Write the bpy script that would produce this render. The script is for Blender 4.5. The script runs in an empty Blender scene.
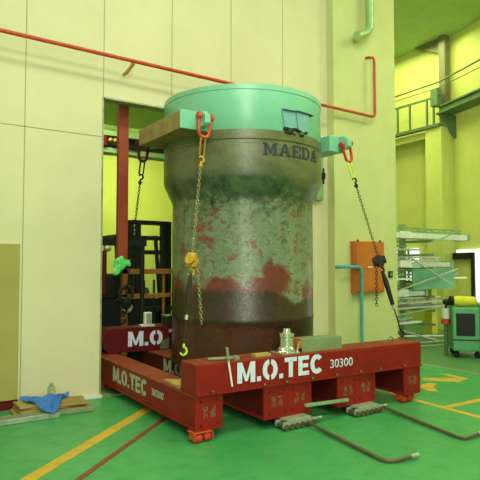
import bpy, bmesh, math, random
from mathutils import Vector, Matrix
random.seed(7)
C = bpy.context.scene.collection
S = bpy.context.scene
R = math.radians
PI = math.pi

# ---------------------------------------------------------------- camera
cam = bpy.data.objects.new('camera', bpy.data.cameras.new('camera'))
C.objects.link(cam)
cam.data.sensor_width = 36; cam.data.lens = 40.5; cam.data.clip_end = 200
fw = Vector((math.cos(R(56.3)) * math.cos(R(2.54)), math.sin(R(56.3)) * math.cos(R(2.54)), math.sin(R(2.54))))
cam.location = (0, 0, 1.6)
cam.rotation_euler = fw.to_track_quat('-Z', 'Y').to_euler()
S.camera = cam

# ---------------------------------------------------------------- world, lights, exposure
S.view_settings.view_transform = 'Standard'
S.view_settings.look = 'None'
S.view_settings.gamma = 1
S.view_settings.exposure = 0.0
w = bpy.data.worlds.new('world'); S.world = w; w.use_nodes = True
w.node_tree.nodes['Background'].inputs[0].default_value = (0.78, 1.0, 0.62, 1)
w.node_tree.nodes['Background'].inputs[1].default_value = 0.36

def area(name, loc, target, sx, sy, power, color):
    l = bpy.data.lights.new(name, 'AREA'); l.shape = 'RECTANGLE'; l.size = sx; l.size_y = sy
    l.energy = power; l.color = color
    o = bpy.data.objects.new(name, l); C.objects.link(o); o.location = loc
    o.rotation_euler = (Vector(target) - Vector(loc)).to_track_quat('-Z', 'Y').to_euler()
    return o
area('near_hall_lamp', (3.2, 1.6, 7.2), (3.2, 2.6, 0), 5.0, 1.2, 270, (0.95, 1.0, 0.76))
area('near_hall_lamp', (-1.0, -2.5, 6.8), (3.0, 6.0, 1.8), 4.0, 2.0, 380, (0.97, 1.0, 0.78))
area('hall_window_light', (-1.5, -4.2, 3.0), (3.8, 5.7, 1.7), 0.45, 4.4, 330, (0.97, 1.0, 0.84))
area('hall_window_light', (10.2, -0.2, 3.0), (4.4, 5.6, 1.8), 0.35, 4.4, 150, (0.97, 1.0, 0.84))
area('side_hall_lamp', (9.6, 9.0, 7.2), (9.8, 9.0, 0), 2.5, 4.0, 240, (0.90, 1.0, 0.46))
area('side_hall_lamp', (9.0, 3.0, 7.2), (9.4, 4.4, 0), 1.6, 3.0, 190, (0.90, 1.0, 0.55))
area('back_room_light', (4.6, 11.0, 4.5), (4.6, 12.4, 1.6), 2.5, 1.6, 170, (0.90, 1.0, 0.38))
area('back_room_light', (2.4, 7.6, 4.5), (2.8, 8.6, 3.0), 1.2, 0.8, 90, (0.90, 1.0, 0.5))  # unseen light added to brighten the upper back room

# ---------------------------------------------------------------- materials
def lin(c):
    return tuple(((v / 255) / 12.92 if v / 255 <= 0.04045 else ((v / 255 + 0.055) / 1.055) ** 2.4) for v in c) + (1,)

class NT:
    def __init__(s, name):
        s.m = bpy.data.materials.new(name); s.m.use_nodes = True
        s.t = s.m.node_tree; s.b = s.t.nodes['Principled BSDF']
        s.tc = s.t.nodes.new('ShaderNodeTexCoord')
    def l(s, a, b): s.t.links.new(a, b)
    def noise(s, scale, detail=4, rough=0.6, vec=None, stretch=None):
        n = s.t.nodes.new('ShaderNodeTexNoise'); n.inputs['Scale'].default_value = scale
        n.inputs['Detail'].default_value = detail; n.inputs['Roughness'].default_value = rough
        v = vec or s.tc.outputs['Object']
        if stretch:
            mp = s.t.nodes.new('ShaderNodeMapping'); mp.inputs['Scale'].default_value = stretch
            s.l(v, mp.inputs[0]); v = mp.outputs[0]
        s.l(v, n.inputs['Vector']); return n.outputs[0]
    def ramp(s, f, a, b, ca=0.0, cb=1.0):
        r = s.t.nodes.new('ShaderNodeMapRange'); r.clamp = True
        r.inputs[1].default_value = a; r.inputs[2].default_value = b
        r.inputs[3].default_value = ca; r.inputs[4].default_value = cb
        s.l(f, r.inputs[0]); return r.outputs[0]
    def math(s, op, a, b):
        n = s.t.nodes.new('ShaderNodeMath'); n.operation = op
        for i, v in enumerate((a, b)):
            if hasattr(v, 'links'): s.l(v, n.inputs[i])
            else: n.inputs[i].default_value = v
        return n.outputs[0]
    def mix(s, f, a, b):
        n = s.t.nodes.new('ShaderNodeMix'); n.data_type = 'RGBA'
        for sock, v in ((n.inputs[0], f), (n.inputs[6], a), (n.inputs[7], b)):
            if hasattr(v, 'links'): s.l(v, sock)
            else: sock.default_value = v
        return n.outputs[2]
    def z(s, axis=2):
        n = s.t.nodes.new('ShaderNodeSeparateXYZ'); s.l(s.tc.outputs['Object'], n.inputs[0]); return n.outputs[axis]
    def bump(s, h, st=0.3, d=0.01):
        n = s.t.nodes.new('ShaderNodeBump'); n.inputs['Strength'].default_value = st
        n.inputs['Distance'].default_value = d; s.l(h, n.inputs['Height']); s.l(n.outputs[0], s.b.inputs['Normal'])
    def fin(s, col, rough=0.5, metal=0.0):
        if hasattr(col, 'links'): s.l(col, s.b.inputs['Base Color'])
        else: s.b.inputs['Base Color'].default_value = col
        if hasattr(rough, 'links'): s.l(rough, s.b.inputs['Roughness'])
        else: s.b.inputs['Roughness'].default_value = rough
        s.b.inputs['Metallic'].default_value = metal
        return s.m

def paint(name, c1, c2=None, scale=6, rough=0.5, metal=0.0, bump=0.15, lo=0.35, hi=0.7, stretch=None):
    n = NT(name); c2 = c2 or tuple(v * 0.8 for v in c1)
    f = n.noise(scale, 6, 0.65, stretch=stretch)
    col = n.mix(n.ramp(f, lo, hi), lin(c1), lin(c2))
    if bump: n.bump(n.noise(scale * 5, 3), bump, 0.004)
    return n.fin(col, rough, metal)

M = {}
M['wall'] = paint('cream_wall_panel', (216, 208, 168), (206, 200, 158), 1.3, 0.75, bump=0.05)
M['wall2'] = paint('cream_column_plaster', (200, 202, 142), (190, 192, 132), 1.5, 0.75, bump=0.05)
M['lamp_tinted_wall'] = paint('cream_wall_lamp_tint', (204, 208, 120), (190, 196, 104), 1.1, 0.7, bump=0.05)  # cream wall with the lamps' yellow-green cast put into its colour
M['ceiling'] = paint('hall_ceiling', (176, 200, 142), (162, 188, 130), 2, 0.8, bump=0.05)
M['joint'] = paint('panel_joint', (150, 148, 104), (136, 134, 92), 6, 0.9, bump=0)
n = NT('green_floor_paint')
f1 = n.noise(0.9, 6, 0.6); f2 = n.noise(5, 8, 0.7)
c = n.mix(n.ramp(f1, 0.3, 0.7), lin((60, 146, 82)), lin((78, 162, 96)))
c = n.mix(n.ramp(f2, 0.48, 0.72, 0, 0.6), c, lin((52, 124, 68)))
c = n.mix(n.ramp(n.noise(28, 3), 0.68, 0.78, 0, 0.4), c, lin((110, 176, 110)))
n.bump(f2, 0.08, 0.003)
M['floor'] = n.fin(c, n.ramp(f2, 0.3, 0.8, 0.3, 0.5))
n = NT('worn_green_floor')
c = n.mix(n.ramp(n.noise(3.5, 7, 0.7), 0.35, 0.65), lin((58, 128, 66)), lin((96, 122, 78)))
M['floor2'] = n.fin(c, 0.45)
M['stripe'] = paint('yellow_floor_line', (206, 164, 48), (160, 148, 54), 7, 0.5, bump=0, lo=0.45, hi=0.75)
M['redline'] = paint('dark_red_floor_line', (140, 50, 38), (120, 66, 44), 9, 0.5, bump=0)

# machine casing paints
M['teal'] = paint('teal_enamel', (128, 192, 160), (114, 180, 148), 2.2, 0.32, bump=0.08, lo=0.35, hi=0.75)
n = NT('rusty_casing_paint')
z = n.z(2); big = n.noise(2.2, 5, 0.6); mid = n.noise(7, 7, 0.7); fine = n.noise(26, 6, 0.75)
zz = n.math('ADD', z, n.ramp(big, 0.36, 0.64, -0.22, 0.22))
side = n.ramp(n.z(0), -0.15, 0.12, 0, 0.26)
zz = n.math('ADD', zz, side)
zf = n.math('ADD', n.math('ADD', z, n.math('MULTIPLY', side, 0.5)), n.ramp(mid, 0.3, 0.7, -0.05, 0.05))
base = n.mix(n.ramp(mid, 0.3, 0.7), lin((122, 136, 106)), lin((98, 110, 80)))
base = n.mix(n.ramp(n.noise(15, 8, 0.85), 0.54, 0.57, 0, 0.8), base, lin((58, 60, 42)))
base = n.mix(n.ramp(n.noise(42, 4, 0.8), 0.60, 0.66, 0, 0.6), base, lin((176, 188, 164)))
pat = n.math('MULTIPLY', n.ramp(n.noise(4.5, 8, 0.75, stretch=(1, 1, 1.7)), 0.56, 0.575), n.ramp(fine, 0.42, 0.46))
base = n.mix(n.math('MULTIPLY', pat, 0.9), base, lin((124, 50, 38)))
rust = n.mix(n.ramp(mid, 0.35, 0.65), lin((118, 48, 36)), lin((92, 46, 32)))
lowm = n.ramp(zz, 1.00, 1.12)
col = n.mix(lowm, rust, base)
dark = n.mix(n.ramp(mid, 0.4, 0.7), lin((46, 36, 22)), lin((66, 40, 28)))
col = n.mix(n.math('MULTIPLY', n.ramp(zf, 0.86, 0.91, 1, 0), n.ramp(zf, 0.42, 0.5)), col, dark)
col = n.mix(n.ramp(zf, 0.42, 0.5, 1, 0), col, n.mix(n.ramp(fine, 0.45, 0.6), lin((88, 50, 34)), lin((66, 44, 30))))
lowv = n.ramp(zz, 0.95, 1.15, 1, 0)
col = n.mix(n.math('MULTIPLY', lowv, n.ramp(n.noise(13, 8, 0.85), 0.54, 0.6, 0, 0.7)), col, lin((44, 40, 26)))
col = n.mix(n.math('MULTIPLY', lowv, n.ramp(n.noise(21, 8, 0.85), 0.6, 0.64, 0, 0.6)), col, lin((112, 116, 86)))
bulge = n.mix(n.ramp(mid, 0.35, 0.65), lin((84, 98, 64)), lin((40, 48, 34)))
bulge = n.mix(n.ramp(n.noise(40, 4, 0.8), 0.6, 0.68, 0, 0.6), bulge, lin((140, 152, 128)))
col = n.mix(n.ramp(n.math('ADD', z, n.ramp(mid, 0.3, 0.7, -0.15, 0.15)), 1.80, 1.95), col, bulge)
up = n.mix(n.ramp(n.noise(3, 6, 0.7, stretch=(1, 1, 3)), 0.35, 0.65), lin((108, 108, 70)), lin((84, 86, 54)))
col = n.mix(n.ramp(zf, 2.16, 2.26), col, up)
n.bump(fine, 0.35, 0.006)
M['casing'] = n.fin(col, n.ramp(fine, 0.35, 0.65, 0.24, 0.48), 0.0)
M['rustarm'] = paint('rusty_ochre_arm', (156, 146, 88), (140, 104, 62), 7, 0.6, lo=0.3, hi=0.6)
M['darkrim'] = paint('grimy_olive_band', (112, 100, 60), (84, 80, 50), 8, 0.6)
M['navy'] = paint('navy_lettering', (22, 38, 52), (34, 58, 66), 14, 0.7)
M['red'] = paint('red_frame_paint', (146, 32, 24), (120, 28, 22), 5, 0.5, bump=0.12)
M['redtop'] = paint('orange_red_top_paint', (148, 72, 44), (126, 44, 32), 9, 0.6, lo=0.3, hi=0.65)  # lighter, more orange red for the beam tops
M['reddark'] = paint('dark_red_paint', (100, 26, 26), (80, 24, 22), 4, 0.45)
M['redpipe'] = paint('red_pipe_paint', (196, 66, 36), (176, 54, 30), 8, 0.4, bump=0)
M['letter'] = paint('white_stencil_paint', (214, 218, 240), (180, 184, 200), 30, 0.6, bump=0, lo=0.5, hi=0.8)
M['letterdim'] = paint('grey_stencil_paint', (176, 186, 160), (140, 140, 112), 22, 0.6, bump=0, lo=0.45, hi=0.7)
M['mark'] = paint('worn_grey_stencil', (112, 92, 70), (124, 60, 44), 30, 0.6, bump=0, lo=0.4, hi=0.6)
M['steel'] = paint('bright_steel', (200, 204, 190), (120, 124, 108), 14, 0.25, 0.85)
M['bariron'] = paint('dull_brown_iron', (104, 92, 68), (78, 72, 52), 14, 0.5, 0.2)
M['post'] = paint('olive_grey_steel', (112, 110, 74), (98, 96, 64), 6, 0.5)
M['chrome'] = paint('chrome', (236, 232, 214), (200, 196, 170), 9, 0.15, 0.75, bump=0)
M['chain'] = paint('zinc_chain', (170, 164, 110), (120, 114, 76), 30, 0.4, 0.5, bump=0)
M['dark'] = paint('dark_machine_paint', (34, 36, 34), (24, 26, 26), 9, 0.5)
M['black'] = paint('black_rubber', (22, 22, 22), (30, 30, 28), 9, 0.7)
M['strap'] = paint('dark_webbing', (48, 44, 36), (62, 56, 42), 20, 0.8)
M['orange'] = paint('orange_red_shackle', (206, 84, 36), (170, 56, 28), 18, 0.45)
M['shred'] = paint('bright_red_shackle', (206, 56, 34), (160, 50, 30), 18, 0.45)
M['hoist'] = paint('yellow_hoist_paint', (206, 166, 46), (170, 120, 40), 20, 0.45)
M['boardo'] = paint('orange_cabinet_paint', (196, 108, 44), (180, 96, 40), 5, 0.5, bump=0.05)
M['cyan'] = paint('cyan_pipe_paint', (76, 168, 176), (66, 150, 160), 8, 0.4, bump=0)
M['duct'] = paint('pale_green_duct', (170, 196, 140), (150, 178, 120), 5, 0.4, 0.3, bump=0)
M['ply'] = paint('olive_yellow_board', (168, 158, 84), (156, 146, 76), 2, 0.7)
M['card'] = paint('brown_cardboard', (176, 152, 84), (150, 126, 66), 6, 0.8)
M['tarp'] = paint('blue_tarpaulin', (44, 104, 190), (60, 130, 210), 16, 0.4)
M['alu'] = paint('dull_aluminium', (184, 192, 172), (150, 160, 138), 12, 0.4, 0.4)
M['sill'] = paint('grey_sill', (168, 172, 140), (130, 134, 100), 9, 0.5, 0.3)
M['greybox'] = paint('grey_green_box_paint', (132, 146, 108), (116, 130, 92), 8, 0.55)
M['lime'] = paint('lime_hook_paint', (196, 226, 60), (170, 200, 50), 8, 0.5, bump=0)
M['palegreen'] = paint('pale_green_bar_paint', (136, 166, 122), (120, 148, 106), 9, 0.5)
M['mach'] = paint('machine_green_paint', (84, 158, 104), (70, 140, 92), 5, 0.4)
M['yel'] = paint('yellow_cloth', (214, 208, 40), (196, 186, 34), 8, 0.6)
M['white'] = paint('white_plastic', (226, 230, 220), (206, 210, 198), 8, 0.5)
M['rackgreen'] = paint('rail_green', (92, 118, 82), (78, 102, 70), 6, 0.5)
M['frameor'] = paint('orange_brown_frame', (170, 112, 44), (140, 88, 36), 9, 0.5)
M['bluebit'] = paint('grey_blue_plate', (112, 152, 166), (110, 172, 156), 12, 0.5)
M['greenbag'] = paint('bright_green_plastic', (90, 220, 110), (200, 250, 200), 14, 0.3, lo=0.5, hi=0.65)
M['wood'] = paint('wood_block', (176, 120, 60), (150, 96, 46), 6, 0.7, stretch=(1, 8, 8))
def glassmat():
    n = NT('clear_plastic'); n.b.inputs['Transmission Weight'].default_value = 0.9
    n.b.inputs['IOR'].default_value = 1.4
    return n.fin(lin((220, 240, 210)), 0.08)
M['clear'] = glassmat()
n = NT('daylight_glow'); n.b.inputs['Emission Color'].default_value = (0.92, 1, 0.96, 1)
n.b.inputs['Emission Strength'].default_value = 1.0  # added glow that stands for daylight beyond the doorway and window
M['daylight'] = n.fin(lin((230, 235, 230)), 0.4)

for k_, v_ in (('red', 0.2), ('redtop', 0.2), ('reddark', 0.15), ('casing', 0.6), ('dark', 0.25), ('strap', 0.2), ('floor', 0.35)):
    M[k_].node_tree.nodes['Principled BSDF'].inputs['Specular IOR Level'].default_value = v_

# ---------------------------------------------------------------- mesh helpers
def box(bm, x0, x1, y0, y1, z0, z1, mt=None):
    r = bmesh.ops.create_cube(bm, size=1)
    m = Matrix.Translation(((x0 + x1) / 2, (y0 + y1) / 2, (z0 + z1) / 2)) @ Matrix.Diagonal((abs(x1 - x0), abs(y1 - y0), abs(z1 - z0), 1))
    if mt is not None: m = mt @ m
    bmesh.ops.transform(bm, matrix=m, verts=r['verts']); return bm
def frame_of(d):
    return Vector(d).normalized().to_track_quat('Z', 'Y').to_matrix().to_4x4()
def cyl(bm, p0, p1, r0, r1=None, seg=16, caps=True):
    p0, p1 = Vector(p0), Vector(p1); d = p1 - p0
    r = bmesh.ops.create_cone(bm, cap_ends=caps, segments=seg, radius1=r0, radius2=r0 if r1 is None else r1, depth=d.length)
    bmesh.ops.transform(bm, matrix=Matrix.Translation((p0 + p1) / 2) @ frame_of(d), verts=r['verts']); return bm
def bar(bm, p0, p1, wx, wy, up=None):
    """rectangular bar from p0 to p1"""
    p0, p1 = Vector(p0), Vector(p1); d = p1 - p0
    r = bmesh.ops.create_cube(bm, size=1)
    bmesh.ops.transform(bm, matrix=Matrix.Translation((p0 + p1) / 2) @ frame_of(d) @ Matrix.Diagonal((wx, wy, d.length, 1)), verts=r['verts']); return bm
def tube(bm, pts, r, seg=10, closed=False):
    pts = [Vector(p) for p in pts]; N = len(pts); rings = []
    prev = None
    for i, p in enumerate(pts):
        a = pts[(i - 1) % N] if (closed or i > 0) else p
        b = pts[(i + 1) % N] if (closed or i < N - 1) else p
        t = (b - a).normalized()
        if prev is None:
            u = t.orthogonal().normalized()
        else:
            u = (prev - t * prev.dot(t)).normalized()
        prev = u; v = t.cross(u)
        rr = r[i] if isinstance(r, (list, tuple)) else r
        rings.append([bm.verts.new(p + (u * math.cos(2 * PI * k / seg) + v * math.sin(2 * PI * k / seg)) * rr) for k in range(seg)])
    for i in range(N if closed else N - 1):
        A, B = rings[i], rings[(i + 1) % N]
        for k in range(seg):
            bm.faces.new((A[k], A[(k + 1) % seg], B[(k + 1) % seg], B[k]))
    if not closed:
        bm.faces.new(rings[0][::-1]); bm.faces.new(rings[-1])
    return bm
def lathe(bm, prof, seg=96, c=(0, 0)):
    rings = []
    for r_, z_ in prof:
        rings.append([bm.verts.new((c[0] + r_ * math.cos(2 * PI * k / seg), c[1] + r_ * math.sin(2 * PI * k / seg), z_)) for k in range(seg)])
    for i in range(len(rings) - 1):
        for k in range(seg):
            bm.faces.new((rings[i][k], rings[i][(k + 1) % seg], rings[i + 1][(k + 1) % seg], rings[i + 1][k]))
    return rings
def prism(bm, pts, vec):
    """extrude a 3D polygon by vec"""
    vec = Vector(vec)
    a = [bm.verts.new(Vector(p)) for p in pts]; b = [bm.verts.new(Vector(p) + vec) for p in pts]
    bm.faces.new(a[::-1]); bm.faces.new(b)
    for i in range(len(a)):
        j = (i + 1) % len(a); bm.faces.new((a[i], a[j], b[j], b[i]))
    return bm
def ball(bm, c, r, sc=(1, 1, 1), seg=16):
    q = bmesh.ops.create_uvsphere(bm, u_segments=seg, v_segments=seg // 2, radius=r)
    bmesh.ops.transform(bm, matrix=Matrix.Translation(c) @ Matrix.Diagonal((*sc, 1)), verts=q['verts']); return bm
def link_pts(c, d, side, L, W, k=10):
    """closed stadium loop: centre c, long axis d, wide axis side"""
    d = Vector(d).normalized(); side = Vector(side); side = (side - d * side.dot(d)).normalized(); c = Vector(c); pts = []
    for s in (1, -1):
        for i in range(k):
            a = PI * i / (k - 1)
            pts.append(c + d * s * (L / 2 - W / 2 + math.sin(a) * W / 2) + side * s * math.cos(a) * W / 2)
    return pts
def chain(bm, p0, p1, L=0.055, W=0.032, r=0.0055, sag=0):
    p0, p1 = Vector(p0), Vector(p1); d = p1 - p0; n = max(2, int(d.length / (L - 2.2 * r)))
    u = d.orthogonal().normalized(); v = d.normalized().cross(u)
    for i in range(n):
        tube(bm, link_pts(p0 + d * ((i + 0.5) / n), d, (u if i % 2 else v), L, W, 5), r, 5, True)
    return bm

def obj(name, bm, m, parent=None, bevel=0.0, smooth=False, loc=None):
    bmesh.ops.recalc_face_normals(bm, faces=bm.faces)
    if parent is not None:
        p = parent; off = Vector((0, 0, 0))
        while p is not None: off += p.location; p = p.parent
    else:
        if loc is None:
            xs = [v.co for v in bm.verts]
            loc = ((min(v.x for v in xs) + max(v.x for v in xs)) / 2, (min(v.y for v in xs) + max(v.y for v in xs)) / 2, min(v.z for v in xs))
        off = Vector(loc)
    bmesh.ops.translate(bm, verts=bm.verts, vec=-off)
    me = bpy.data.meshes.new(name); bm.to_mesh(me); bm.free()
    for mm in (m if isinstance(m, (list, tuple)) else [m]): me.materials.append(mm)
    o = bpy.data.objects.new(name, me); C.objects.link(o)
    if parent is not None: o.parent = parent
    else: o.location = off
    if bevel:
        b = o.modifiers.new('bevel', 'BEVEL'); b.width = bevel; b.segments = 2; b.limit_method = 'ANGLE'; b.angle_limit = R(40)
    if smooth:
        for p in me.polygons: p.use_smooth = True
        me.set_sharp_from_angle(angle=R(40))
    return o
def tag(o, label, cat, group=None):
    o['label'] = label; o['category'] = cat
    if group: o['group'] = group
    return o
def thing(name, label, cat, loc, group=None):
    o = bpy.data.objects.new(name, None); C.objects.link(o); o.location = loc; o.empty_display_size = 0.1
    return tag(o, label, cat, group)
def struct(name, bm, m, parent=None, **k):
    o = obj(name, bm, m, parent, **k)
    if parent is None: o['kind'] = 'structure'
    return o
NB = bmesh.new

def textbm(s, wd, ht, depth=0.004, bold=0.02, sub=0, shear=0):
    cu = bpy.data.curves.new('t', 'FONT'); cu.body = s; cu.size = 1; cu.extrude = 0.0; cu.offset = bold; cu.resolution_u = 4
    o = bpy.data.objects.new('t', cu); C.objects.link(o)
    dg = bpy.context.evaluated_depsgraph_get()
    me = bpy.data.meshes.new_from_object(o.evaluated_get(dg)); bm = NB(); bm.from_mesh(me)
    bpy.data.objects.remove(o); bpy.data.curves.remove(cu); bpy.data.meshes.remove(me)
    x0 = min(v.co.x for v in bm.verts); x1 = max(v.co.x for v in bm.verts)
    y0 = min(v.co.y for v in bm.verts); y1 = max(v.co.y for v in bm.verts)
    for v in bm.verts: v.co = Vector(((v.co.x - x0) / (x1 - x0) * wd, (v.co.y - y0) / (y1 - y0) * ht, 0))
    if sub:
        for _ in range(sub):
            es = [e for e in bm.edges if e.calc_length() > 0.05]
            if es: bmesh.ops.subdivide_edges(bm, edges=es, cuts=1)
            bmesh.ops.triangulate(bm, faces=bm.faces)
    r = bmesh.ops.extrude_face_region(bm, geom=bm.faces[:])
    bmesh.ops.translate(bm, verts=[e for e in r['geom'] if isinstance(e, bmesh.types.BMVert)], vec=(0, 0, depth))
    return bm
def arc_poly(cx, cy, ro, ri, ho, hi, a0, a1, k=14):
    A = [(cx + ro * math.cos(R(a0 + (a1 - a0) * i / k)), cy + ho * math.sin(R(a0 + (a1 - a0) * i / k))) for i in range(k + 1)]
    B = [(cx + ri * math.cos(R(a0 + (a1 - a0) * i / k)), cy + hi * math.sin(R(a0 + (a1 - a0) * i / k))) for i in range(k + 1)]
    return [[A[i], A[i + 1], B[i + 1], B[i]] for i in range(k)]
def RC(a, b, c, d): return [(a, c), (b, c), (b, d), (a, d)]
GL = {
 'M': (0.98, [RC(0, .26, 0, 1), RC(.72, .98, 0, 1), [(.26, 1), (.26, .55), (.42, .08), (.56, .08), (.49, .32)], [(.72, 1), (.49, .32), (.56, .08), (.72, .55)]]),
 'O': (0.86, arc_poly(.40, .5, .40, .15, .51, .27, 96, 264) + arc_poly(.46, .5, .40, .15, .51, .27, -84, 84)),
 '.': (0.24, [RC(.01, .23, 0, .23)]),
 'T': (0.74, [RC(0, .74, .78, 1), RC(.245, .495, 0, .78)]),
 'E': (0.66, [RC(0, .25, 0, 1), RC(.25, .66, .79, 1), RC(.25, .60, .40, .60), RC(.25, .66, 0, .21)]),
 'C': (0.82, arc_poly(.42, .5, .42, .17, .51, .27, 42, 318)),
}
SL = {
 'M': (1.1, [RC(0, .38, 0, .14), RC(.72, 1.1, 0, .14), RC(0, .30, .86, 1), RC(.80, 1.1, .86, 1), RC(.09, .29, .14, .86), RC(.81, 1.01, .14, .86), [(.29, 1), (.29, .75), (.49, .1), (.55, .1), (.55, .42)], [(.81, 1), (.55, .42), (.55, .1), (.61, .1), (.81, .75)]]),
 'A': (1.0, [RC(0, .36, 0, .14), RC(.62, 1.0, 0, .14), [(.10, .14), (.27, .14), (.50, .82), (.44, 1), (.40, 1)], [(.70, .14), (.91, .14), (.62, 1), (.44, 1), (.50, .82)], RC(.32, .68, .28, .42)]),
 'E': (.88, [RC(0, .88, 0, .14), RC(0, .88, .86, 1), RC(.09, .31, .14, .86), RC(.70, .88, .14, .34), RC(.70, .88, .68, .86), RC(.31, .60, .43, .57)]),
 'D': (.96, [RC(0, .45, 0, .14), RC(0, .45, .86, 1), RC(.09, .31, .14, .86)] + arc_poly(.45, .5, .50, .28, .5, .36, -90, 90)),
}
def glyphs(s, font, wd, ht, gap=0.09, depth=0.003):
    x = 0; bm = NB()
    for ch in s:
        w_, polys = font[ch]
        for p in polys: prism(bm, [(x + a, b, 0) for a, b in p], (0, 0, depth))
        x += w_ + gap
    x -= gap
    for v in bm.verts: v.co.x *= wd / x; v.co.y *= ht
    return bm
def merge(a, b):
    me = bpy.data.meshes.new('tmp'); b.to_mesh(me); b.free(); a.from_mesh(me); bpy.data.meshes.remove(me); return a
def place_text(bm, origin, right, up):
    right = Vector(right).normalized(); up = Vector(up).normalized(); nrm = right.cross(up)
    m = Matrix(((right.x, up.x, nrm.x, origin[0]), (right.y, up.y, nrm.y, origin[1]), (right.z, up.z, nrm.z, origin[2]), (0, 0, 0, 1)))
    bmesh.ops.transform(bm, matrix=m, verts=bm.verts); return bm

# ================================================================ THE SETTING
YW = 6.41
fl = struct('floor', box(NB(), -7, 7.28, -7, 16, -0.2, 0), M['floor'], loc=(0, 0, -0.2))
fl2 = struct('floor_side', box(NB(), 7.28, 13, -7, 16, -0.2, 0), M['floor2'], loc=(8, 0, -0.2))
struct('trim_1', box(NB(), 7.25, 7.30, -7, 6.24, 0.0, 0.006), M['sill'])

def strip(pts, m, wd, name='painted_line', h=0.004):
    bm = NB()
    for a, b in zip(pts[:-1], pts[1:]):
        a, b = Vector((*a, 0)), Vector((*b, 0)); d = (b - a).normalized(); s = Vector((-d.y, d.x, 0)) * wd / 2
        prism(bm, [a - s, b - s, b + s, a + s], (0, 0, h))
    return obj(name, bm, m, fl)
def patch(pts, m, h=0.0045, par=None):
    return obj('painted_mark', prism(NB(), [(x, y, 0) for x, y in pts], (0, 0, h)), m, par or fl)
strip([(0.62, 3.98), (2.36, 5.46), (3.10, 6.09)], M['stripe'], 0.115)
strip([(0.80, 3.62), (1.265, 4.059), (2.404, 5.066), (3.0, 5.59)], M['redline'], 0.05)
strip([(5.30, 4.60), (5.292, 4.377), (5.261, 3.826), (5.25, 3.1)], M['stripe'], 0.085)
strip([(5.30, 3.80), (5.921, 3.785 - 0.0), (6.6, 3.77)], M['stripe'], 0.085)
patch([(6.389, 4.948), (6.885, 4.594), (6.592, 4.504), (6.253, 4.843)], M['stripe'])
patch([(6.826, 4.989), (6.911, 4.932), (6.867, 4.551), (6.699, 4.546)], M['stripe'], 0.005)
patch([(5.871, 4.627), (6.13, 4.701), (6.253, 4.619), (6.009, 4.5), (5.874, 4.326), (5.792, 4.413)], M['stripe'])

# wall with the tall opening
bm = NB()
box(bm, -7, 2.25, YW, YW + 0.14, 0, 3.66)
box(bm, 5.5, 7.4, YW, YW + 0.14, 0, 3.66)
box(bm, -7, 7.4, YW, YW + 0.14, 3.66, 7.4)
wall = struct('wall_front', bm, M['wall'], loc=(0, YW, 0))
bm = NB()
for x in (-0.55, 0.4, 1.335, 2.249, 3.182, 4.12, 5.06):
    z0 = 3.66 if 2.2 < x < 5.4 else 0.0
    box(bm, x - 0.004, x + 0.004, YW - 0.003, YW + 0.002, z0, 7.4)
box(bm, -7, 2.245, YW - 0.003, YW + 0.002, 3.158, 3.166)
obj('panel_joint', bm, M['joint'], wall)
bm = NB(); box(bm, 2.235, 2.255, YW - 0.006, YW + 0.146, 0, 3.66); box(bm, 5.48, 5.5, YW - 0.012, YW + 0.15, 0, 3.66); box(bm, 2.27, 5.48, YW - 0.012, YW + 0.15, 3.64, 3.66)
struct('trim_2', bm, M['sill'])
struct('wall_column', box(NB(), 5.965, 7.42, 6.25, YW, 0, 7.4), M['wall2'])
struct('wall_partition', box(NB(), 7.2, 7.4, YW + 0.14, 15, 0, 7.4), M['wall2'])
struct('trim_3', box(NB(), 1.6, 5.5, YW - 0.03, YW + 0.12, 0, 0.008), M['sill'])
struct('trim_5', box(NB(), 1.95, 2.26, YW - 0.04, YW, 0, 0.035), M['white'])
struct('baseboard_left', box(NB(), -7, 1.31, YW - 0.015, YW, 0, 0.1), M['reddark'])
# back room
struct('wall_back', box(NB(), -3, 7.2, 13, 13.2, 0, 7.4), M['lamp_tinted_wall'])
struct('wall_far_left', box(NB(), -3.2, -3, YW + 0.14, 13, 0, 7.4), M['lamp_tinted_wall'])
struct('ceiling_back', box(NB(), -3, 7.2, YW + 0.14, 13, 4.62, 4.75), M['ceiling'])
# side hall
WM = Matrix.Translation((12, 8.26, 0)) @ Matrix.Rotation(R(-17), 4, 'Z')
struct('wall_right', box(NB(), 12, 12.2, 8.26, 15, 0, 7.4), M['lamp_tinted_wall'])
struct('wall_right_near', box(NB(), 0, 0.2, -13.5, 0.06, 0, 7.4, WM), M['lamp_tinted_wall'])
struct('wall_far', box(NB(), 7.4, 12, 14.8, 15, 0, 7.4), M['lamp_tinted_wall'])
struct('wall_pier', box(NB(), 11.5, 12, 8.26, 8.73, 0, 5.02), M['lamp_tinted_wall'])
struct('trim_4', box(NB(), 11.62, 11.95, 8.74, 14.8, 4.82, 5.0), M['lamp_tinted_wall'])
struct('ceiling', box(NB(), -7, 12.2, -7, 15, 7.4, 7.5), M['ceiling'])
# open doorway in the right wall, its daylight added as a glowing pane
fr = struct('doorway_1', box(NB(), -0.06, -0.01, -2.9, -0.74, 0.0, 1.95, WM), M['daylight'])
bm = NB(); box(bm, -0.1, 0, -0.76, -0.66, 0, 1.87, WM); obj('door_jamb', bm, M['dark'], fr)
bm = NB(); box(bm, -0.12, -0.01, -0.66, 0.0, 1.72, 1.87, WM); obj('door_track', bm, M['dark'], fr)
obj('transom_light', box(NB(), -0.06, -0.01, -0.74, -0.1, 1.88, 1.95, WM), M['daylight'], fr)
fr = struct('window_2', box(NB(), 11.94, 11.99, 9.35, 10.3, 1.15, 2.02), M['daylight'])
bm = NB()
for y in (9.62, 9.95): box(bm, 11.9, 11.995, y, y + 0.05, 1.15, 2.02)
box(bm, 11.9, 11.995, 9.35, 10.3, 1.4, 1.46)
obj('window_frame', bm, M['rackgreen'], fr)

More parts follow.
